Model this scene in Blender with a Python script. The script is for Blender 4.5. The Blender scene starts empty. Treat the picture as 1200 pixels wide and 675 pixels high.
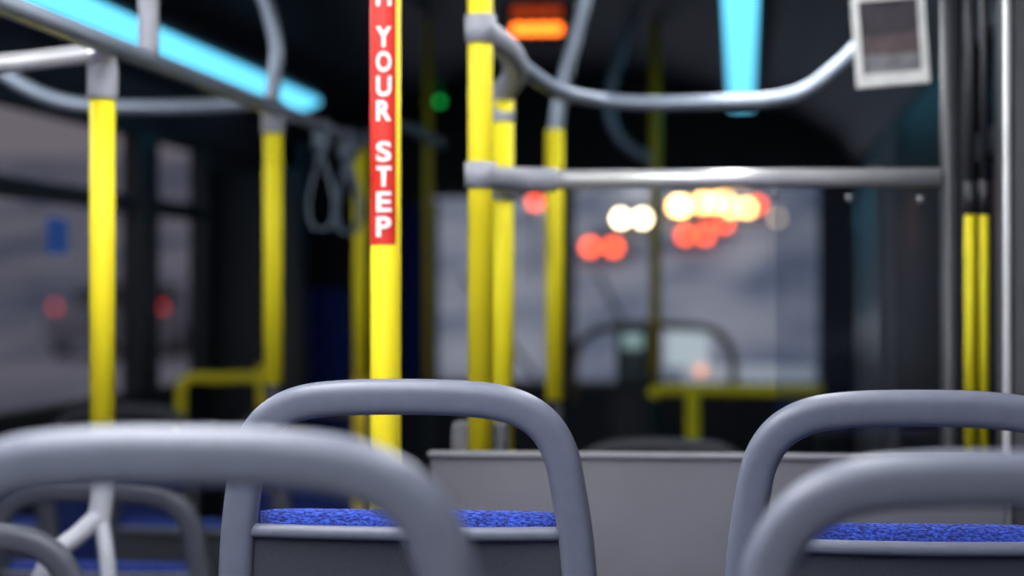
import bpy, bmesh, math, random
from mathutils import Vector, Matrix
random.seed(4)
sc=bpy.context.scene
sc.view_settings.view_transform='Standard'
sc.view_settings.exposure=0.0

# ---------------------------------------------------------------- image pixel plus chosen depth to world point
F=2550.0; EYE=1.34; TH=math.atan(270/2550.0)
FW=Vector((-math.sin(TH),math.cos(TH),0)); RT=Vector((math.cos(TH),math.sin(TH),0))
def S(px,py,Y):
    d=FW+RT*((px-600)/F)+Vector((0,0,1))*((337.5-py)/F)
    k=Y/d.y
    return Vector((d.x*k,Y,EYE+d.z*k))

# ---------------------------------------------------------------- materials
def mat(name,col,rough=0.5,metal=0.0,var=0.12,scale=30,bump=0.0,emit=None,estr=0,spec=0.5,coat=0):
    m=bpy.data.materials.new(name); m.use_nodes=True
    nt=m.node_tree; b=nt.nodes['Principled BSDF']
    tc=nt.nodes.new('ShaderNodeTexCoord'); n=nt.nodes.new('ShaderNodeTexNoise')
    n.inputs['Scale'].default_value=scale; n.inputs['Detail'].default_value=4
    nt.links.new(tc.outputs['Object'],n.inputs['Vector'])
    r=nt.nodes.new('ShaderNodeValToRGB')
    r.color_ramp.elements[0].position=0.3; r.color_ramp.elements[1].position=0.7
    r.color_ramp.elements[0].color=[c*(1-var) for c in col]+[1]
    r.color_ramp.elements[1].color=[min(1,c*(1+var)) for c in col]+[1]
    nt.links.new(n.outputs['Fac'],r.inputs['Fac']); nt.links.new(r.outputs['Color'],b.inputs['Base Color'])
    b.inputs['Roughness'].default_value=rough; b.inputs['Metallic'].default_value=metal
    b.inputs['Specular IOR Level'].default_value=spec
    b.inputs['Coat Weight'].default_value=coat
    if bump:
        bp=nt.nodes.new('ShaderNodeBump'); bp.inputs['Strength'].default_value=bump; bp.inputs['Distance'].default_value=0.002
        nt.links.new(n.outputs['Fac'],bp.inputs['Height']); nt.links.new(bp.outputs['Normal'],b.inputs['Normal'])
    if emit:
        b.inputs['Emission Color'].default_value=list(emit)+[1]; b.inputs['Emission Strength'].default_value=estr
    return m
def glass(name,tint,refl=0.08):
    m=bpy.data.materials.new(name); m.use_nodes=True; nt=m.node_tree; nt.nodes.clear()
    o=nt.nodes.new('ShaderNodeOutputMaterial'); mx=nt.nodes.new('ShaderNodeMixShader')
    t=nt.nodes.new('ShaderNodeBsdfTransparent'); g=nt.nodes.new('ShaderNodeBsdfGlossy')
    t.inputs['Color'].default_value=list(tint)+[1]; g.inputs['Roughness'].default_value=0.08
    g.inputs['Color'].default_value=(1,1,1,1); mx.inputs[0].default_value=refl
    n=nt.nodes.new('ShaderNodeTexNoise'); n.inputs['Scale'].default_value=2
    mr=nt.nodes.new('ShaderNodeMapRange'); mr.inputs['To Min'].default_value=refl*0.6; mr.inputs['To Max'].default_value=refl*1.4
    nt.links.new(n.outputs['Fac'],mr.inputs['Value']); nt.links.new(mr.outputs['Result'],mx.inputs[0])
    nt.links.new(t.outputs[0],mx.inputs[1]); nt.links.new(g.outputs[0],mx.inputs[2]); nt.links.new(mx.outputs[0],o.inputs[0])
    return m
M_frame=mat('seat_plastic',(0.130,0.142,0.190),0.42,var=0.06,scale=60,bump=0.05)
M_shell=mat('seat_shell_plastic',(0.050,0.053,0.068),0.55,var=0.15,scale=400,bump=0.25)
M_metalbase=mat('seat_leg_paint',(0.08,0.08,0.09),0.4,metal=0.3)
def fabric():
    m=mat('blue_moquette',(0.02,0.06,0.5),0.95,var=0.6,scale=230,bump=1.0)
    nt=m.node_tree; r=[n for n in nt.nodes if n.type=='VALTORGB'][0]
    r.color_ramp.elements[0].position=0.38; r.color_ramp.elements[1].position=0.66
    r.color_ramp.elements[0].color=(0.005,0.014,0.14,1); r.color_ramp.elements[1].color=(0.035,0.10,0.62,1)
    b=nt.nodes['Principled BSDF']; b.inputs['Sheen Weight'].default_value=0.15
    bp=[n for n in nt.nodes if n.type=='BUMP'][0]; bp.inputs['Distance'].default_value=0.004
    tc=[n for n in nt.nodes if n.type=='TEX_COORD'][0]; no=[n for n in nt.nodes if n.type=='TEX_NOISE'][0]
    mp=nt.nodes.new('ShaderNodeMapping'); mp.inputs['Scale'].default_value=(.8,1,1.6); mp.inputs['Rotation'].default_value=(0,.5,0)
    nt.links.new(tc.outputs['Object'],mp.inputs[0]); nt.links.new(mp.outputs[0],no.inputs['Vector'])
    return m
M_blue=fabric()
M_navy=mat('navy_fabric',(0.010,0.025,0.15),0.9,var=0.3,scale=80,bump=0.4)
M_blue2=mat('blue_fabric_dim',(0.014,0.035,0.21),0.9,var=0.4,scale=150,bump=0.4)  # darker copy of the seat fabric, dim light put into the colour
M_yel=mat('yellow_powdercoat',(0.97,0.79,0.018),0.55,var=0.03,scale=12,spec=.35)
M_yelf=mat('yellow_powdercoat_bright',(1.0,0.84,0.02),0.6,var=0.03,scale=12,spec=.3)  # lifted copy of the yellow, stronger light put into the colour
M_yeld=mat('yellow_powdercoat_dim',(0.72,0.52,0.012),0.5,var=0.1,scale=12)  # darker copy of the yellow, shade on far poles put into the colour
M_grey=mat('grey_fitting',(0.36,0.37,0.42),0.4,var=0.06)
M_tube=mat('satin_tube',(0.30,0.35,0.43),0.35,metal=0.45,var=0.05)
M_tubed=mat('dim_tube',(0.13,0.17,0.22),0.4,metal=0.3,var=0.05)
M_steel=mat('brushed_steel',(0.75,0.75,0.77),0.32,metal=0.6,var=0.05)
M_red=mat('red_vinyl',(0.66,0.022,0.012),0.5,var=0.08,scale=40)
M_white=mat('white_vinyl',(0.88,0.86,0.85),0.5,var=0.03)
M_panel=mat('grey_panel_laminate',(0.118,0.116,0.135),0.5,var=0.08,scale=8)
M_paneledge=mat('panel_edge_trim',(0.22,0.22,0.24),0.4,var=0.05)
M_black=mat('black_plastic',(0.013,0.014,0.020),0.45,var=0.2)
M_post=mat('dark_post',(0.028,0.028,0.036),0.45,var=0.1)
M_dwall=mat('dark_wall_panel',(0.020,0.023,0.036),0.6,var=0.2,scale=4)
M_pillar=mat('pillar_grey',(0.055,0.055,0.064),0.5)
M_ceil=mat('ceiling_panel',(0.032,0.044,0.066),0.45,var=0.15,scale=3)  # dark base carries the shade of a pale ceiling left unlit
M_floor=mat('bus_floor_vinyl',(0.035,0.036,0.042),0.7,var=0.35,scale=150)
M_dash=mat('dashboard_plastic',(0.016,0.018,0.028),0.6,var=0.2)
M_cyan=mat('cyan_diffuser',(0.1,0.5,0.6),0.5,emit=(0.14,0.66,0.98),estr=1.6)
M_lamp=mat('white_diffuser',(0.8,0.8,0.8),0.5,emit=(0.95,0.97,1.0),estr=14.5)
M_gl=glass('side_glass',(0.66,0.64,0.66),0.04)
M_gd=glass('dark_tinted_glass',(0.06,0.08,0.13),0.05)
M_gw=glass('windshield_glass',(0.90,0.92,0.94),0.02)
M_gp=glass('plexiglass',(0.84,0.86,0.89),0.03)

# ---------------------------------------------------------------- geometry helpers
def root(name,loc):
    e=bpy.data.objects.new(name,None); e.empty_display_size=0.05; e.location=loc
    sc.collection.objects.link(e); return e
def mobj(name,verts,faces,m,parent=None,smooth=True):
    off=Vector(parent.location) if parent else Vector((0,0,0))
    me=bpy.data.meshes.new(name); me.from_pydata([tuple(Vector(v)-off) for v in verts],[],faces); me.update()
    bm=bmesh.new(); bm.from_mesh(me); bmesh.ops.recalc_face_normals(bm,faces=bm.faces); bm.to_mesh(me); bm.free()
    me.materials.append(m)
    for p in me.polygons: p.use_smooth=smooth
    ob=bpy.data.objects.new(name,me); sc.collection.objects.link(ob)
    if parent: ob.parent=parent
    return ob
def box(name,a,b,m,parent=None,bevel=0.0,segs=3,xf=None):
    bm=bmesh.new(); bmesh.ops.create_cube(bm,size=1)
    a=Vector(a); b=Vector(b); c=(a+b)/2; s=b-a
    for v in bm.verts: v.co=Vector((v.co.x*s.x,v.co.y*s.y,v.co.z*s.z))
    if bevel: bmesh.ops.bevel(bm,geom=bm.edges[:],offset=bevel,segments=segs,affect='EDGES',profile=0.5)
    if xf:
        for v in bm.verts: v.co=xf@v.co
    off=Vector(parent.location) if parent else Vector((0,0,0))
    for v in bm.verts: v.co+=c-off
    bmesh.ops.recalc_face_normals(bm,faces=bm.faces)
    me=bpy.data.meshes.new(name); bm.to_mesh(me); bm.free(); me.materials.append(m)
    if bevel:
        for p in me.polygons: p.use_smooth=True
    ob=bpy.data.objects.new(name,me); sc.collection.objects.link(ob)
    if parent: ob.parent=parent
    return ob
def cr(pts,n=8,closed=False):
    pts=[Vector(p) for p in pts]
    if len(pts)<3: return pts
    out=[]; N=len(pts)
    for i in range(N if closed else N-1):
        if closed: p0,p1,p2,p3=pts[(i-1)%N],pts[i],pts[(i+1)%N],pts[(i+2)%N]
        else:
            p1,p2=pts[i],pts[i+1]; p0=pts[i-1] if i>0 else p1*2-p2; p3=pts[i+2] if i+2<N else p2*2-p1
        for k in range(n):
            t=k/n; out.append(0.5*((2*p1)+(p2-p0)*t+(2*p0-5*p1+4*p2-p3)*t*t+(3*p1-p0-3*p2+p3)*t**3))
    if not closed: out.append(pts[-1])
    return out
def sweep(name,pts,r,m,parent=None,n=8,seg=20,closed=False,ab=None,plane=None,power=2.0):
    P=cr(pts,n,closed); N=len(P); verts=[];faces=[]
    up=None
    for i,p in enumerate(P):
        if closed: t=(P[(i+1)%N]-P[i-1]).normalized()
        else: t=(P[min(i+1,N-1)]-P[max(i-1,0)]).normalized()
        if plane is not None:
            bn=plane; nn=bn.cross(t).normalized()
        else:
            if up is None:
                up=Vector((0,0,1)) if abs(t.z)<0.9 else Vector((1,0,0))
            nn=(up-t*up.dot(t)).normalized(); up=nn; bn=t.cross(nn)
        for k in range(seg):
            a=2*math.pi*k/seg; c,s=math.cos(a),math.sin(a)
            if ab: ca=math.copysign(abs(c)**(2/power),c)*ab[0]; sa=math.copysign(abs(s)**(2/power),s)*ab[1]
            else: ca=c*r; sa=s*r
            verts.append(p+nn*ca+bn*sa)
    R=N if closed else N-1
    for i in range(R):
        j=(i+1)%N
        for k in range(seg):
            l=(k+1)%seg; faces.append((i*seg+k,i*seg+l,j*seg+l,j*seg+k))
    if not closed:
        faces.append(tuple(range(seg))[::-1]); faces.append(tuple((N-1)*seg+k for k in range(seg)))
    return mobj(name,verts,faces,m,parent)
def tube(name,a,b,r,m,parent=None,seg=24): return sweep(name,[a,b],r,m,parent,seg=seg)

# ---------------------------------------------------------------- room shell
XL,XR=-2.05,0.50; Y0,Y1=-1.6,10.0; CZ=2.30; SILL=0.96; HEAD=1.87
box('floor',(XL-.05,Y0-.05,-.06),(XR+.05,Y1+.05,0),M_floor)
box('floor',(-.82,Y0,0.0),(XR-.001,3.30,.257),M_floor)
box('floor',(XL+.001,Y0,0.0),(-.82,2.62,.257),M_floor)
prof=[(XL-.05,1.86),(XL,1.90),(-1.97,2.02),(-1.80,2.12),(-1.45,2.22),(-1.1,CZ),(-.45,CZ),(-.15,2.22),(.22,2.12),(.40,2.02),(XR,1.90),(XR+.05,1.86)]
v=[];f=[]
for yy in (Y0-.05,Y1+.05):
    for x,z in prof: v.append((x,yy,z))
    for x,z in prof: v.append((x,yy,z+.05))
n=len(prof)
for k in range(n-1):
    f.append((k,k+1,2*n+k+1,2*n+k)); f.append((n+k,n+k+1,3*n+k+1,3*n+k))
f+= [(k,k+1,n+k+1,n+k) for k in range(n-1)]+[(2*n+k,2*n+k+1,3*n+k+1,3*n+k) for k in range(n-1)]
mobj('ceiling',v,f,M_ceil,None,False)
wl=root('wall_left',(XL,4,0))
box('lower_panel',(XL-.05,Y0,0),(XL,Y1,SILL),M_dwall,wl)
box('header_panel',(XL-.05,Y0,HEAD),(XL,Y1,1.92),M_dwall,wl)
box('front_panel',(XL-.05,8.2,SILL),(XL,Y1,HEAD),M_dwall,wl)
posts=[(-1.6,-1.45),(.5,.7),(2.8,3.0),(5.05,5.25),(7.22,7.46),(8.12,8.2)]
for i,(a,b) in enumerate(posts): box('post_%d'%(i+1),(XL-.05,a,SILL),(XL+.02,b,HEAD),M_post,wl,.01)
for i in range(len(posts)-1):
    a=posts[i][1]; b=posts[i+1][0]
    w=root('window_%d'%(i+1),(XL-.02,(a+b)/2,SILL))
    box('pane',(XL-.03,a,SILL),(XL-.02,b,HEAD),M_gl,w)
    box('transom',(XL-.04,a,EYE+.255),(XL+.005,b,EYE+.315),M_black,w,.006)
    box('sill_rail',(XL-.04,a,SILL),(XL+.01,b,SILL+.03),M_black,w,.006)
wr=root('wall_right',(XR,4,0))
box('lower_panel',(XR,Y0,0),(XR+.05,7.15,SILL),M_dwall,wr)
box('lower_panel_front',(XR,8.65,0),(XR+.05,Y1,SILL),M_dwall,wr)
box('header_panel',(XR,Y0,HEAD),(XR+.05,Y1,1.92),M_dwall,wr)
rp=[(-1.6,-1.45),(.9,1.1),(3.62,4.3),(4.95,7.15),(8.65,9.0),(9.9,10.0)]
for i,(a,b) in enumerate(rp): box('post_%d'%(i+1),(XR-.015,a,SILL),(XR+.05,b,HEAD),M_black,wr,.008)
for i,(a,b) in enumerate([(-1.45,.9),(1.1,3.62),(4.3,4.95),(9.0,9.9)]):
    w=root('window_%d'%(i+6),(XR+.02,(a+b)/2,SILL))
    box('pane',(XR+.02,a,SILL),(XR+.03,b,HEAD),M_gd if i>1 else M_gl,w)
    box('transom',(XR-.005,a,EYE+.27),(XR+.04,b,EYE+.325),M_black,w,.006)
d=root('door_1',(XR,7.9,0))
M_stile=mat('door_aluminium',(0.20,0.20,0.22),.4,metal=.3)
for (a,b) in ((7.15,7.9),(7.9,8.65)):
    box('leaf_glass',(XR+.02,a+.06,.15),(XR+.03,b-.06,HEAD-.06),M_gd,d)
    box('stile_a',(XR-.03,a,0.01),(XR+.045,a+.06,HEAD),M_stile,d,.01)
    box('stile_b',(XR-.02,b-.06,0.01),(XR+.045,b,HEAD),M_stile,d,.01)
    box('rail_bottom',(XR-.005,a+.06,0.01),(XR+.045,b-.06,.15),M_post,d,.01)
    box('rail_top',(XR-.005,a+.06,HEAD-.06),(XR+.045,b-.06,HEAD),M_post,d,.01)
    tube('grab_tube',(XR-.07,a+.10,.5),(XR-.07,a+.10,1.75),.016,M_steel,d)
    for zz_ in (.55,1.70): tube('tube_mount',(XR-.07,a+.10,zz_),(XR-.01,a+.05,zz_),.01,M_stile,d)
pl=root('trim_1',(.45,3.55,0))
box('pillar_cover',(.412,3.44,0.0),(XR,3.61,1.98),M_pillar,pl,.012)
box('bright_edge',(.402,3.43,0.0),(.414,3.445,1.98),M_steel,pl,.003)
box('wall_back',(XL-.05,Y0-.06,0),(XR+.05,Y0,CZ+.05),M_dwall)
wf=root('wall_front',(-.8,Y1,0))
WX0,WXM,WX1=-1.46,-.80,.345; WZ0,WZ1=.88,1.815
box('below_windshield',(XL-.05,Y1,0),(XR+.05,Y1+.05,WZ0),M_dwall,wf)
box('header',(XL-.05,Y1,WZ1),(XR+.05,Y1+.05,CZ+.05),M_dwall,wf)
box('corner_left',(XL-.05,Y1,WZ0),(WX0,Y1+.05,WZ1),M_dwall,wf)
box('corner_right',(WX1,Y1,WZ0),(XR+.05,Y1+.05,WZ1),mat('navy_trim',(.045,.055,.115),.6),wf)
box('centre_mullion',(WXM-.03,Y1-.02,WZ0),(WXM+.03,Y1+.05,WZ1),M_black,wf)
w=root('window_10',(WX0,Y1,WZ0))
box('windshield_pane_left',(WX0,Y1+.01,WZ0),(WXM-.03,Y1+.02,WZ1),M_gw,w)
box('windshield_pane_right',(WXM+.03,Y1+.01,WZ0),(WX1,Y1+.02,WZ1),M_gw,w)
box('sun_shade',(WX0,Y1-.04,WZ1-.06),(WXM-.03,Y1-.01,WZ1),M_black,w)
for x0_,x1_ in ((-1.30,-.95),(-.66,-.42)):
    tube('wiper_blade',(x1_,Y1+.04,WZ0+.04),(x0_,Y1+.045,WZ0+.52),.010,M_black,w)
dp=root('driver_partition',(-1.94,8.3,0))
box('panel',(XL,8.26,0),(-1.70,8.30,1.80),M_black,dp,.01)
tube('edge_tube',(-1.69,8.28,0),(-1.69,8.28,1.9),.018,M_black,dp)

# ---------------------------------------------------------------- ceiling lights
def strip(X,y0,y1,tilt,m,w=.095,z=2.085):
    e=root('ceiling_light_strip',(X,(y0+y1)/2,z))
    R=Matrix.Rotation(tilt,3,'Y')
    box('housing',(X-w/2-.02,y0-.02,z+.012),(X+w/2+.02,y1+.02,z+.075),M_ceil,e,.01,xf=R)
    box('diffuser',(X-w/2,y0,z-.012),(X+w/2,y1,z+.02),m,e,.008,xf=R)
strip(-.005,5.1,8.8,0,M_cyan,.092,2.068); strip(-1.70,5.1,8.45,math.radians(-20),M_cyan,.088,2.06)
strip(-.005,-1.4,4.95,0,M_lamp,.10,2.068); strip(-1.70,-1.4,4.95,math.radians(-20),M_lamp,.10,2.06)
e=root('ceiling_light_panel',(-.78,1.2,CZ)); 
box('housing',(-1.04,-.9,CZ-.04),(-.52,3.1,CZ+.0),M_grey,e,.01)
box('diffuser',(-1.0,-.86,CZ-.055),(-.56,3.06,CZ-.035),M_lamp,e,.008)

# ---------------------------------------------------------------- seats
def seat(X,Y,ztop,zfloor,face=1,fabricm=M_blue,framem=M_frame,name='bus_seat'):
    e=root(name,(X,Y,zfloor)); lean=.13
    def W(x,z,y=0):
        return Vector((X+x,Y+face*(y-lean*z-.02),ztop+z))
    half=[(0,-.020),(.07,-.0215),(.125,-.029),(.162,-.049),(.184,-.083),(.194,-.13),(.2035,-.20),(.209,-.30),(.212,-.45),(.212,-.60)]
    path=[W(-x,z) for x,z in half[::-1]]+[W(x,z) for x,z in half[1:]]
    pn=Vector((0,1,face*lean)).normalized()
    sweep('back_frame',path,0,framem,e,n=6,seg=40,ab=(.0205,.019),plane=pn,power=3.2)
    def hw(z):
        pts=[(-.13,.194),(-.20,.2035),(-.30,.209),(-.45,.212),(-.62,.212)]
        for (a,xa),(b,xb) in zip(pts,pts[1:]):
            if z>=b: return xa+(xb-xa)*((z-a)/(b-a))
        return .212
    sweep('shell_lip',[W(-.190,-.181,-.004),(W(-.09,-.1825,-.007)),W(0,-.183,-.008),W(.09,-.1825,-.007),W(.190,-.181,-.004)],0,framem,e,n=6,seg=20,ab=(.010,.0085),plane=Vector((0,0,1)),power=2.4)
    nx,nz=16,14; vs=[];fs=[]
    for side in (0,1):
        for j in range(nz+1):
            z=-.186-(.61-.186)*j/nz; h=hw(z)-.008
            for i in range(nx+1):
                u=-1+2*i/nx
                vs.append(W(u*h,z,-.004+.012*(1-u*u)*math.sin(math.pi*j/nz)+side*.012))
    q=(nx+1)*(nz+1)
    for s in (0,1):
        for j in range(nz):
            for i in range(nx):
                a=s*q+j*(nx+1)+i; fs.append((a,a+1,a+nx+2,a+nx+1))
    mobj('back_shell',vs,fs,M_shell,e)
    nx,nz=44,24; vs=[];fs=[]
    for side in (0,1):
        for j in range(nz+1):
            for i in range(nx+1):
                u=-1+2*i/nx; vv=(j/nz)**1.6
                z=-.158-.45*vv-.004*u**12
                edge=min(1,(1-abs(u))*14)*min(1,vv*16)*min(1,(1-vv)*10)
                edge=max(0,edge)**.5
                y=.035+(.026*edge if side else -.020*edge)
                vs.append(W(u*.183,z,y))
    q=(nx+1)*(nz+1)
    for s in (0,1):
        for j in range(nz):
            for i in range(nx):
                a=s*q+j*(nx+1)+i; fs.append((a,a+1,a+nx+2,a+nx+1))
    mobj('back_cushion',vs,fs,fabricm,e)
    zs=ztop-.545
    def B(nm,x0,x1,y0,y1,z0,z1,m,b):
        ya,yb=sorted((Y+face*y0,Y+face*y1)); box(nm,(X+x0,ya,z0),(X+x1,yb,z1),m,e,b)
    B('seat_pan',-.215,.215,.05,.50,zs-.045,zs-.005,framem,.015)
    B('seat_cushion',-.20,.20,.085,.49,zs-.01,zs+.055,fabricm,.025)
    B('pan_bracket',-.17,.17,.12,.42,zs-.075,zs-.04,M_metalbase,.008)
    for sx in (-.15,.15):
        sweep('leg_frame',[(X+sx,Y+face*.13,zfloor+.012),(X+sx,Y+face*.15,zfloor+.2),(X+sx,Y+face*.17,zs-.07)],.016,M_metalbase,e)
        sweep('leg_front',[(X+sx,Y+face*.42,zfloor+.012),(X+sx,Y+face*.40,zfloor+.2),(X+sx,Y+face*.36,zs-.07)],.016,M_metalbase,e)
        ya,yb=sorted((Y+face*.09,Y+face*.46)); box('foot_plate',(X+sx-.025,ya,zfloor),(X+sx+.025,yb,zfloor+.014),M_metalbase,e,.004)
    for sx in (-.212,.212):
        sweep('side_arm',[W(sx,-.56),(X+sx,Y+face*.10,zs-.03),(X+sx*.96,Y+face*.3,zs-.03)],.014,framem,e)
    return e
PF=.257
seat(-.397,2.55,EYE-.108,PF)
seat(.205,2.55,EYE-.118,PF)
seat(-.394,1.52,EYE-.0985,PF)
seat(.207,1.68,EYE-.123,PF)
M_fr2=mat('seat_plastic_dim',(0.05,0.05,0.065),0.5)  # darker copy of the seat plastic, shade painted into the colour
M_fr3=mat('seat_plastic_mid',(0.075,0.080,0.105),0.45)  # half-dark copy of the seat plastic, shade painted in as well
for y in (3.25,3.99,4.75):
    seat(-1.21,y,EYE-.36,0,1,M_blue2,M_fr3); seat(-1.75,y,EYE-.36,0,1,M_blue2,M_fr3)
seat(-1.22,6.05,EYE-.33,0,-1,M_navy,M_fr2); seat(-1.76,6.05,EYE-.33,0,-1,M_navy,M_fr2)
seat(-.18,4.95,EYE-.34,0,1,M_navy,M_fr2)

# ---------------------------------------------------------------- poles and rails
PR=.0205
def pole(px,Y,ytop,ybot,r=PR,m=M_yel,base=0.0,top=None):
    a=S(px,ytop,Y); b=S(px,ybot,Y); e=root('grab_pole',(a.x,Y,base if base is not None else b.z))
    b=Vector((a.x,Y,b.z)); tube('yellow_tube',b,a,r,m,e); return e,a,b
RZ=EYE+.385
e,a,b=pole(120,3.39,94,540); xA=a.x
sweep('top_socket',[(xA,3.39,a.z-.03),(xA,3.39,a.z+.02),(xA-.01,3.39,RZ)],.0245,M_grey,e)
sweep('seat_clamp',[(xA,3.39,b.z+.01),(xA,3.39,b.z-.05),(xA-.005,3.385,b.z-.10)],.0185,M_grey,e)
sweep('handle',[(xA-.002,3.385,b.z-.085),(xA-.03,3.36,b.z-.115),(xA-.065,3.33,b.z-.15),(xA-.09,3.3,b.z-.22)],.0155,M_grey,e)
sweep('brace',[(xA-.002,3.385,b.z-.09),(xA+.012,3.37,b.z-.14),(xA+.02,3.36,b.z-.2)],.013,M_grey,e)
e,a,b=pole(320,4.63,140,450,PR,M_yelf); xB=a.x
sweep('top_socket',[(xB,4.63,a.z-.03),(xB,4.63,a.z+.03),(xB-.005,4.63,RZ)],.025,M_grey,e)
sweep('seat_clamp',[(xB,4.63,b.z+.01),(xB,4.63,b.z-.07),(xB-.03,4.69,.93)],.02,M_post,e)
hr=root('ceiling_handrail',(-1.0,2.5,RZ))
sweep('rail',[(-1.0,-.5,RZ),(-1.0,2,RZ),(-1.0,4,RZ),(-1.0,5.68,RZ)],.0165,M_tube,hr)
sweep('wall_arm_rear',[(-1.0,3.37,RZ-.01),(-1.3,3.37,RZ-.03),(-1.75,3.37,RZ+.01),(-1.96,3.37,RZ+.22)],.0165,M_steel,hr)
sweep('drop_rear',[(-1.0,3.60,RZ),(-1.0,3.60,RZ+.25),(-1.0,3.6,2.29)],.0175,M_grey,hr)
sweep('wall_arm_front',[S(312,120,4.63),S(250,124,4.63),S(180,126,4.63),S(100,124,4.63),S(50,112,4.63),S(0,84,4.63),S(-60,30,4.63),S(-90,-10,4.63)],.0165,M_tube,hr)
sweep('drop_front',[S(318,118,4.63),S(322,88,4.63),S(324,55,4.63),S(314,10,4.63),S(300,-30,4.63),S(298,-80,4.63),S(298,-150,4.63),S(298,-195,4.63)],.016,M_tube,hr)
SY=3.12; SR=.0222
c=S(452,300,SY); sp=root('grab_pole',(c.x,SY,PF))
tube('yellow_tube',(c.x,SY,PF),(c.x,SY,CZ),SR,M_yel,sp,seg=48)
tube('floor_flange',(c.x,SY,PF),(c.x,SY,PF+.02),.05,M_grey,sp); tube('ceiling_flange',(c.x,SY,CZ-.02),(c.x,SY,CZ),.05,M_grey,sp)
fd=Vector((-c.x,-SY,0)).normalized(); rd=Vector((-fd.y,fd.x,0))
def wrap(phi,z,r): return Vector((c.x,SY,z))+fd*(r*math.cos(phi))+rd*(r*math.sin(phi))
zb=S(452,287,SY).z; zt=zb+.70
vs=[];fs=[];na=24;nz=2
for j in range(nz+1):
    for i in range(na+1):
        vs.append(wrap(math.radians(-115+(40+115)*i/na),zb+(zt-zb)*j/nz,SR+.0006))
for j in range(nz):
    for i in range(na):
        q=j*(na+1)+i; fs.append((q,q+1,q+na+2,q+na+1))
mobj('red_sticker',vs,fs,M_red,sp)
def letter(ch,zc,w,h,r=SR+.0014,phc=-.13):
    cu=bpy.data.curves.new('t','FONT'); cu.body=ch; cu.size=1; cu.offset=.028; cu.resolution_u=6
    ob=bpy.data.objects.new('t',cu); sc.collection.objects.link(ob)
    bpy.context.view_layer.update()
    dg=bpy.context.evaluated_depsgraph_get(); me=bpy.data.meshes.new_from_object(ob.evaluated_get(dg))
    bpy.data.objects.remove(ob); bm=bmesh.new(); bm.from_mesh(me)
    xs=[v.co.x for v in bm.verts]; ys=[v.co.y for v in bm.verts]
    cx=(min(xs)+max(xs))/2; cy=(min(ys)+max(ys))/2; sx=w/(max(xs)-min(xs)); sy=h/(max(ys)-min(ys))
    for v in bm.verts: v.co=Vector(((v.co.x-cx)*sx,(v.co.y-cy)*sy,0))
    for _ in range(3):
        L=[e_ for e_ in bm.edges if abs(e_.verts[0].co.x-e_.verts[1].co.x)>.004]
        if L: bmesh.ops.subdivide_edges(bm,edges=L,cuts=1); bmesh.ops.triangulate(bm,faces=bm.faces)
    for v in bm.verts:
        v.co=wrap(phc+v.co.x/SR,zc+v.co.y,r)-Vector(sp.location)
    bm.to_mesh(me); bm.free(); me.materials.clear(); me.materials.append(M_white)
    o=bpy.data.objects.new('letter_'+ch,me); sc.collection.objects.link(o); o.parent=sp
for ch,y in [('W',-120),('A',-91),('T',-62),('C',-33),('H',-3),('Y',45),('O',74),('U',102.5),('R',131),('S',178.5),('T',207.5),('E',237),('P',266)]:
    letter(ch,S(452,y,SY).z,.0215,.0295)
e,a,b=pole(563,3.50,-200,540,top=1); xD=a.x
tube('lower_tube',(xD,3.5,0),(xD,3.5,b.z+.01),PR,M_yel,e)
tube('upper_tube',(xD,3.5,a.z-.02),(xD,3.5,2.29),PR,M_yel,e)
def clamp(nm,x,y,z,h,e,r=.027): sweep(nm,[(x,y,z-h/2),(x,y,z+h/2)],r,M_grey,e)
zc1=S(563,34,3.5).z; zc2=S(563,205,3.5).z
clamp('clamp_upper',xD,3.5,zc1,.045,e,.0255); clamp('clamp_lower',xD,3.5,zc2,.042,e,.0255)
e2,a2,b2=pole(589,3.95,118,560,PR,M_yelf); xE=a2.x
tube('lower_tube',(xE,3.95,0),(xE,3.95,b2.z+.01),PR,M_yel,e2)
sweep('bent_socket',[(xE,3.95,a2.z-.04),(xE,3.95,a2.z+.01),S(601,92,3.9),S(603,72,3.8),S(590,54,3.65),(xD,3.5,zc1)],.0225,M_grey,e2)
box('twin_bracket',(xD-.01,3.49,zc2-.018),(xE+.02,3.97,zc2+.018),M_grey,e2,.008)
clamp('clamp_lower',xE,3.95,zc2,.045,e2,.026)
rl=root('barrier_rail',(0,3.66,zc2))
xP=.327
tube('rail',(xD+.03,3.66,zc2),(xP,3.66,zc2),.016,M_steel,rl)
sweep('rail_socket',[(xD+.0,3.60,zc2),(xD+.05,3.65,zc2),(xD+.11,3.66,zc2)],.0205,M_grey,rl)
tube('dark_post',(xP+.016,3.66,0),(xP+.016,3.66,2.02),.0175,M_post,rl)
box('plexi_pane',(.055,3.655,1.07),(xP,3.661,zc2-.015),M_gp,rl)
for px,py in ((908,228),(995,232),(1078,234)):
    p=S(px,py,3.65); sweep('pane_screw',[(p.x,3.64,p.z),(p.x,3.656,p.z)],.0065,M_stile,rl)
ut=root('ceiling_handrail',(0,4.2,1.75))
sweep('bent_tube',[(xD,3.5,zc1+.005),S(592,52,3.7),S(614,80,3.95),S(655,107,4.2),S(700,117,4.3),S(760,121,4.3),S(830,120,4.3),(S(895,118,4.3)),S(940,108,4.3),S(975,84,4.3),S(1003,58,4.3),S(1040,18,4.3),S(1075,-20,4.3),S(1090,-38,4.3)],.0155,M_tube,ut)
e,a,b=pole(650,4.87,152,468,PR,M_yelf)
tube('lower_tube',(a.x,4.87,0),(a.x,4.87,b.z+.01),.016,M_post,e)
sweep('grey_drop',[(a.x,4.87,a.z-.03),S(654,130,4.87),S(662,90,4.87),S(674,45,4.87),S(684,0,4.87),S(690,-60,4.87),S(690,-110,4.87)],.0175,M_tube,e)
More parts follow.
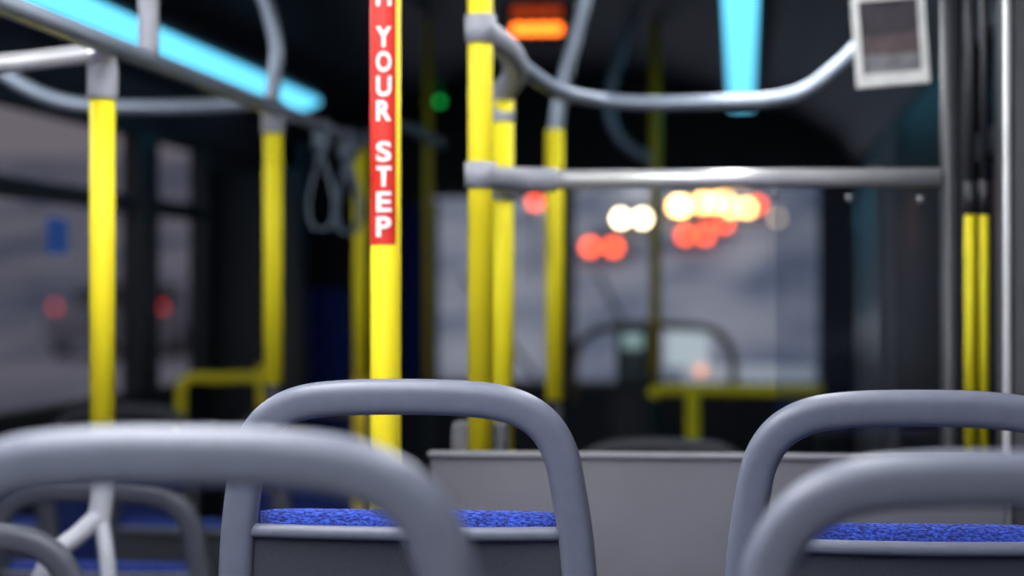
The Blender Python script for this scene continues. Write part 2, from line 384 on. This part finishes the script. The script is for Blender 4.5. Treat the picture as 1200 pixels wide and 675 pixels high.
e,a,b=pole(768,7.5,-0,445,.019,M_yeld); tube('lower_tube',(a.x,7.5,0),(a.x,7.5,b.z+.01),.019,M_black,e)
sweep('side_tube',[(a.x,7.5,S(768,190,7.5).z),S(735,170,7.5),S(716,140,7.5),S(718,95,7.5),S(732,50,7.5),S(744,10,7.5),S(744,-3,7.5)],.018,M_tube,e)
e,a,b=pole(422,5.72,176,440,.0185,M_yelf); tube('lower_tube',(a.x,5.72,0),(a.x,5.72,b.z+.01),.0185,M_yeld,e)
sweep('top_bend',[(a.x,5.72,a.z-.02),(a.x,5.72,a.z+.01),S(432,160,5.72),S(470,148,5.8),S(520,170,5.9)],.015,M_tubed,e)
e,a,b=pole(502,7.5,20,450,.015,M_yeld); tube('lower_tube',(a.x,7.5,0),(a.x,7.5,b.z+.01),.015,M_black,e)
for px,Y,r_ in ((1137,4.02,.0105),(1153.5,3.86,.008)):
    a=S(px,252,Y); b=S(px,545,Y); g=root('door_grab_bar',(a.x,Y,0))
    tube('yellow_bar',(a.x,Y,b.z),(a.x,Y,a.z),r_,M_yelf,g)
    tube('dark_bar',(a.x,Y,0),(a.x,Y,b.z),r_,M_post,g); tube('upper_bar',(a.x,Y,a.z),(a.x,Y,2.0),r_*.9,M_post,g)
    tube('collar',(a.x,Y,a.z),(a.x,Y,a.z+.06),r_+.0010,M_post,g)
g=root('low_guard_rail',(0,6.9,0))
A=S(765,457,6.9);B_=S(965,457,6.9);zz=A.z
sweep('rail',[(A.x-.0,6.9,zz-.02),(A.x+.03,6.9,zz),(A.x+.3,6.9,zz),(B_.x,6.9,zz)],.018,M_yelf,g)
x=S(812,457,6.9).x; tube('leg',(x,6.9,0),(x,6.9,zz),.022,M_yelf,g); tube('leg_2',(B_.x,6.9,0),(B_.x,6.9,zz),.018,M_black,g)
g=root('low_guard_rail',(-1.7,6.6,0))
A=S(212,443,6.7);B_=S(300,443,6.7);zz=A.z
sweep('rail',[(A.x,6.7,0),(A.x,6.7,zz-.1),(A.x+.005,6.7,zz-.03),(A.x+.03,6.7,zz),(A.x+.12,6.7,zz),(B_.x,6.7,zz),(B_.x+.02,6.7,zz-.05),(B_.x+.02,6.7,0)],.017,M_yel,g)
for Y in (5.12,5.45,5.5):
    zt_=RZ-.012; g=root('strap_handle',(-1.0,Y,zt_))
    box('hanger',(-1.020,Y-.010,zt_-.045),(-.980,Y+.010,zt_+.03),M_tubed,g,.006)
    sweep('loop',[(-1.0,Y,zt_-.045),(-1.010,Y,zt_-.08),(-1.026,Y,zt_-.14),(-1.032,Y,zt_-.185),(-1.02,Y,zt_-.225),(-1.0,Y,zt_-.232),(-.98,Y,zt_-.225),(-.968,Y,zt_-.185),(-.974,Y,zt_-.14),(-.990,Y,zt_-.08)],.0045,M_tubed,g,n=5,seg=10,closed=True)

# ---------------------------------------------------------------- modesty panel
mp=root('modesty_panel',(0,3.42,0))
zp=S(700,530,3.42).z; x0=S(506,600,3.42).x
box('panel',(x0,3.405,0.0),(.402,3.43,zp-.006),M_panel,mp,.004)
box('cap_trim',(x0-.004,3.398,zp-.008),(.402,3.437,zp),M_paneledge,mp,.003)
p=S(568,510,3.62); box('pole_box',(p.x-.045,3.53,zp-.35),(p.x+.045,3.60,S(568,492,3.6).z),M_panel,mp,.008)

# ---------------------------------------------------------------- hanging framed notice
NY=4.1
p=S(1043,46,NY); nt_=root('framed_notice',(p.x,NY,p.z))
R=Matrix.Rotation(math.radians(-4),3,'Y')
def nb(nm,x0,x1,z0,z1,y0,y1,m):
    bm=bmesh.new(); bmesh.ops.create_cube(bm,size=1)
    for v in bm.verts: v.co=R@Vector(((x0+x1)/2+v.co.x*(x1-x0),(y0+y1)/2+v.co.y*(y1-y0),(z0+z1)/2+v.co.z*(z1-z0)))
    me=bpy.data.meshes.new(nm); bm.to_mesh(me); bm.free(); me.materials.append(m)
    o=bpy.data.objects.new(nm,me); sc.collection.objects.link(o); o.parent=nt_
W_,H_,T_=.067,.086,.013
M_wf=mat('white_frame',(0.85,0.85,0.83),0.4)
nb('frame_left',-W_,-W_+T_,-H_,H_,-.010,.010,M_wf); nb('frame_right',W_-T_,W_,-H_,H_,-.010,.010,M_wf)
nb('frame_top',-W_+T_,W_-T_,H_-T_,H_,-.010,.010,M_wf); nb('frame_bottom',-W_+T_,W_-T_,-H_,-H_+T_*1.8,-.010,.010,M_wf)
nb('print_dark',-W_+T_,W_-T_,.01,H_-T_,-.004,.004,mat('print_dark',(0.05,0.04,0.055),0.4,var=.5,scale=20))
nb('print_light',-W_+T_,W_-T_,-.028,.01,-.004,.004,mat('print_brown',(0.10,0.07,0.075),0.4,var=.5,scale=25))
nb('print_caption',-W_+T_,W_-T_,-H_+T_*1.8,-.028,-.004,.004,mat('print_grey',(0.20,0.20,0.22),0.4,var=.3,scale=25))
nb('hanger_plate',-.05,.05,H_,H_+.17,.0,.008,M_post)

# ---------------------------------------------------------------- led sign
p=S(629,28,6.6); ls=root('led_destination_sign',(p.x,6.6,p.z))
box('case',(p.x-.11,6.605,p.z-.06),(p.x+.11,6.66,p.z+.07),M_black,ls,.008)
tube('hanger',(p.x,6.63,p.z+.06),(p.x,6.63,2.29),.012,M_black,ls)
M_or=mat('orange_led',(0.3,0.05,0.0),.5,emit=(1.0,0.15,0.012),estr=6.5)
M_or2=mat('orange_led_dim',(0.2,0.03,0.0),.5,emit=(0.9,0.09,0.01),estr=.45)
za=S(629,34,6.6).z; zb_=S(629,13,6.6).z
for i in range(13):
    xx=p.x-.072+i*.012; h=.017*(1 if i%3 else .8)
    box('led_segment',(xx-.0042,6.598,za-h),(xx+.0042,6.606,za+h),M_or,ls)
    box('led_segment_dim',(xx-.0042,6.598,zb_-.016),(xx+.0042,6.606,zb_+.016),M_or2,ls)
p=S(512,117,9.8); gi=root('green_indicator_lamp',(p.x,9.85,p.z))
tube('lens',(p.x,9.90,p.z),(p.x,9.88,p.z),.014,mat('green_led',(0,.3,.05),.5,emit=(0.01,0.8,0.12),estr=1.2),gi); tube('bezel',(p.x,10.0,p.z),(p.x,9.90,p.z),.018,M_black,gi)

# ---------------------------------------------------------------- front equipment
db=root('dashboard',(-.6,9.6,0))
zd=S(860,452,9.4).z
box('console',(XL+.02,9.5,0.0),(XR-.02,9.97,zd),M_dash,db,.03)
a=S(800,448,9.5); b=S(955,430,9.5)
box('instrument_cover',(a.x,9.47,a.z),(b.x,9.66,b.z),mat('pale_cover',(0.4,0.44,0.5),.4,emit=(.55,.62,.72),estr=.42),db,.01)  # pale dash edge, no lamp; its brightness is added as emission
a=S(780,430,9.4);b=S(830,390,9.4)
box('dash_paper',(a.x,9.42,a.z),(b.x,9.46,b.z),mat('paper_glow',(.3,.35,.4),.3,emit=(.60,.72,.8),estr=.62),db,.008)  # white paper on the dash, brightness added as emission
tube('paper_stem',((a.x+b.x)/2,9.55,zd-.05),((a.x+b.x)/2,9.45,a.z+.05),.012,M_black,db)
p=S(821,435,9.35); tube('dash_reflection',(p.x,9.45,p.z),(p.x,9.36,p.z),.018,mat('amber_reflection',(.4,.15,.05),.4,emit=(1,.35,.15),estr=1.6),db)  # orange reflection at the dash, made as a glowing disc; not a lamp
fb=root('fare_box',(-.45,8.3,0)); a=S(722,450,8.3); b=S(762,384,8.3)
M_fare=mat('farebox_grey',(0.10,0.13,0.14),.45)
box('pedestal',(a.x-.02,8.25,0),(b.x+.02,8.5,a.z),M_dash,fb,.01)
box('head',(a.x,8.27,a.z),(b.x,8.47,b.z),M_fare,fb,.02)
box('coin_window',(a.x+.025,8.262,b.z-.08),(b.x-.025,8.275,b.z-.02),mat('fare_window',(.3,.42,.42),.2,emit=(.4,.6,.6),estr=.4),fb,.004)
ga=root('curved_guard_rail',(-.4,8.7,0)); 
sweep('arc',[S(672,470,8.7),S(674,420,8.7),S(690,392,8.7),S(730,382,8.7),S(800,382,8.7),S(840,390,8.7),S(858,418,8.7),S(860,470,8.7)],.016,mat('brown_tube',(0.16,.11,.03),.5),ga)
for px in (672,860):
    q=S(px,470,8.7); tube('leg',(q.x,8.7,0),(q.x,8.7,q.z),.018,M_dash,ga)
ds=root('driver_seat',(-1.8,8.85,0)); X=S(353,400,8.85).x
M_drv=mat('driver_seat_fabric',(0.014,0.034,0.23),0.9,var=0.3,scale=60,bump=.4)
box('back',(X-.20,8.80,.50),(X+.20,8.93,EYE+.0),M_drv,ds,.05,5)
box('lumbar_bolster_left',(X-.235,8.83,.55),(X-.17,8.97,1.15),M_drv,ds,.025)
box('lumbar_bolster_right',(X+.17,8.83,.55),(X+.235,8.97,1.15),M_drv,ds,.025)
box('cushion',(X-.23,8.9,.42),(X+.23,9.28,.54),M_drv,ds,.04)
tube('pedestal',(X,9.05,0.0),(X,9.05,.44),.09,M_black,ds)
sw=root('steering_wheel',(X,9.25,1.0))
ring=[Vector((X+.21*math.cos(t),9.34+.10*math.sin(t),1.04+.16*math.sin(t)))for t in [2*math.pi*i/16 for i in range(16)]]
sweep('rim',ring,.014,M_black,sw,n=3,seg=10,closed=True)
tube('column',(X,9.34,1.04),(X,9.495,.90),.03,M_black,sw); tube('spoke',(X-.2,9.34,1.04),(X+.2,9.34,1.04),.012,M_black,sw)
a=S(60,277,2550*2.04/810)
st=root('window_sticker',(XL,a.y,a.z))
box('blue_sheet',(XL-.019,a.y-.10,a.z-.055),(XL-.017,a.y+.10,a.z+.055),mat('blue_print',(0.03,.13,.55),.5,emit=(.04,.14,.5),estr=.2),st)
a=S(470,440,9.6); b=S(512,235,9.6)
cb=root('equipment_cabinet',(a.x,9.6,0)); box('body',(a.x,9.55,zd+.002),(b.x,9.7,b.z),mat('navy_cabinet',(.02,.045,.12),.5),cb,.02)
box('door_panel',(a.x+.015,9.542,zd+.03),(b.x-.015,9.552,b.z-.03),M_drv,cb,.004)

# ---------------------------------------------------------------- outside
GP=[(-60,-1.70),(12,-1.70),(40,-1.35),(70,-.4),(85,.35),(100,1.25),(115,2.75),(130,4.3),(150,6.3),(180,9.6),(260,16)]
def gz(Y):
    for (a,za_),(b,zb2) in zip(GP,GP[1:]):
        if Y<=b: return EYE+za_+(zb2-za_)*(Y-a)/(b-a)
    return EYE+GP[-1][1]
vs=[];fs=[]
ys=[-60,-20,0,12,25,40,55,70,78,85,92,100,108,115,122,130,140,150,165,180,220,260]
for y in ys:
    for x in (-120,-40,-14,10,40,120): vs.append((x,y,gz(y)))
for j in range(len(ys)-1):
    for i in range(5):
        q=j*6+i; fs.append((q,q+1,q+7,q+6))
M_road=mat('wet_snowy_road',(0.6,0.6,0.6),0.8,var=0.3,scale=.35)
nt=M_road.node_tree; r=[n for n in nt.nodes if n.type=='VALTORGB'][0]
r.color_ramp.elements[0].position=.34; r.color_ramp.elements[1].position=.66
r.color_ramp.elements[0].color=(.17,.22,.31,1); r.color_ramp.elements[1].color=(.82,.76,.72,1)
tc=[n for n in nt.nodes if n.type=='TEX_COORD'][0]; no=[n for n in nt.nodes if n.type=='TEX_NOISE'][0]
mpn=nt.nodes.new('ShaderNodeMapping'); mpn.inputs['Scale'].default_value=(1,.16,1); mpn.inputs['Rotation'].default_value=(0,0,math.radians(18))
no.inputs['Detail'].default_value=2
nt.links.new(tc.outputs['Object'],mpn.inputs[0]); nt.links.new(mpn.outputs[0],no.inputs['Vector'])
mobj('ground',vs,fs,M_road)
M_car=mat('car_paint_dark',(0.10,0.10,0.12),.35); M_car2=mat('car_paint_silver',(0.30,0.30,0.32),.35); M_carg=mat('car_window',(0.03,0.03,0.04),.1); M_tyre=mat('tyre',(0.02,0.02,0.02),.8)
M_hl=mat('headlamp_glow',(1,1,1),.3,emit=(1.0,0.80,0.46),estr=30)
M_hl2=mat('headlamp_warm',(1,1,1),.3,emit=(1.0,0.50,0.13),estr=30)
M_tl=mat('taillamp_glow',(.5,0,0),.3,emit=(1.0,0.085,0.02),estr=14)
M_tl2=mat('taillamp_faint',(.5,0,0),.3,emit=(1.0,0.05,0.04),estr=3.6)
def car(px,Y,sep,lm,paint,lr=.21,name='car',lh=.72):
    u=(px-870)/F; X=Y*u; zg=gz(Y); e=root(name,(X,Y,zg)); hw=max(.85,sep/2+.2)
    pr=[(0,.3),(0,.75),(.15,.9),(1.0,1.0),(1.6,1.42),(3.1,1.45),(3.9,1.0),(4.3,.9),(4.4,.35)]
    vs=[];n=len(pr)
    for s in (-1,1):
        for y,z in pr: vs.append((X+s*hw*(1 if z<1.1 else .82),Y+y,zg+z))
    fs=[tuple(range(n)),tuple(range(n,2*n))]+[(k,(k+1)%n,n+(k+1)%n,n+k) for k in range(n)]
    mobj('body',vs,fs,paint,e,False)
    box('rear_glass',(X-hw*.78,Y+1.05,zg+1.02),(X+hw*.78,Y+1.6,zg+1.36),M_carg,e,.05)
    for s in (-1,1):
        for y in (.8,3.5):
            tube('wheel',(X+s*(hw-.2),Y+y,zg+.32),(X+s*(hw+.01),Y+y,zg+.32),.32,M_tyre,e,seg=16)
        tube('lamp',(X+s*sep/2,Y+.02,zg+lh),(X+s*sep/2,Y-.06,zg+lh),lr,lm,e,seg=20)
car(741,118,1.16,M_hl,M_car2)
car(706,98,1.05,M_tl,M_car2)
car(717,101,.3,M_tl,M_car2,.15)
car(815,106,.95,M_tl,M_car2)
car(840,114,.8,M_tl,M_car2)
car(797,128,.3,M_hl2,M_car2,.27)
car(831,131,.75,M_hl2,M_car2,.27)
car(859,133,.9,M_hl2,M_car2,.27)
car(866,126,.9,M_hl2,M_car2,.22)
car(884,129,.4,M_tl,M_car2)
car(112,40,2.06,M_tl2,M_car2,.055,'van',1.0)
p=S(628,237,80); tl=root('traffic_light',(p.x,80,gz(80)))
tube('pole',(p.x,80,gz(80)),(p.x,80,p.z-.9),.07,M_car,tl); box('head',(p.x-.2,79.8,p.z-.9),(p.x+.2,80.1,p.z+.3),M_car,tl,.03)
tube('red_lens',(p.x,79.8,p.z),(p.x,79.72,p.z),.13,M_tl,tl)
M_sl=mat('street_lamp_glow',(1,1,1),.3,emit=(1.0,0.72,0.42),estr=4)
for px,py in ((911,255),):
    p=S(px,py,90); sl=root('street_lamp',(p.x,90,gz(90)))
    tube('post',(p.x,90.25,gz(90)-.1),(p.x,90.25,p.z),.05,M_car2,sl); tube('lamp_head',(p.x,90.25,p.z),(p.x,90,p.z),.13,M_sl,sl)

# ---------------------------------------------------------------- world & camera
w=bpy.data.worlds.new('dusk'); sc.world=w; w.use_nodes=True
nt=w.node_tree; bg=nt.nodes['Background']
tc=nt.nodes.new('ShaderNodeTexCoord'); sx=nt.nodes.new('ShaderNodeSeparateXYZ'); rm=nt.nodes.new('ShaderNodeValToRGB')
nt.links.new(tc.outputs['Generated'],sx.inputs[0]); nt.links.new(sx.outputs['Z'],rm.inputs['Fac']); nt.links.new(rm.outputs['Color'],bg.inputs['Color'])
rm.color_ramp.elements[0].color=(.36,.33,.37,1); rm.color_ramp.elements[1].color=(.36,.40,.50,1); rm.color_ramp.elements[1].position=.7
bg.inputs['Strength'].default_value=1.0
cam=bpy.data.cameras.new('camera'); co=bpy.data.objects.new('camera',cam); sc.collection.objects.link(co)
co.location=(0,0,EYE); co.rotation_euler=(math.pi/2,0,TH)
cam.sensor_width=36; cam.lens=36*F/1200; cam.clip_start=.05; cam.clip_end=600
cam.dof.use_dof=True; cam.dof.focus_distance=2.58; cam.dof.aperture_fstop=2.5
sc.camera=co
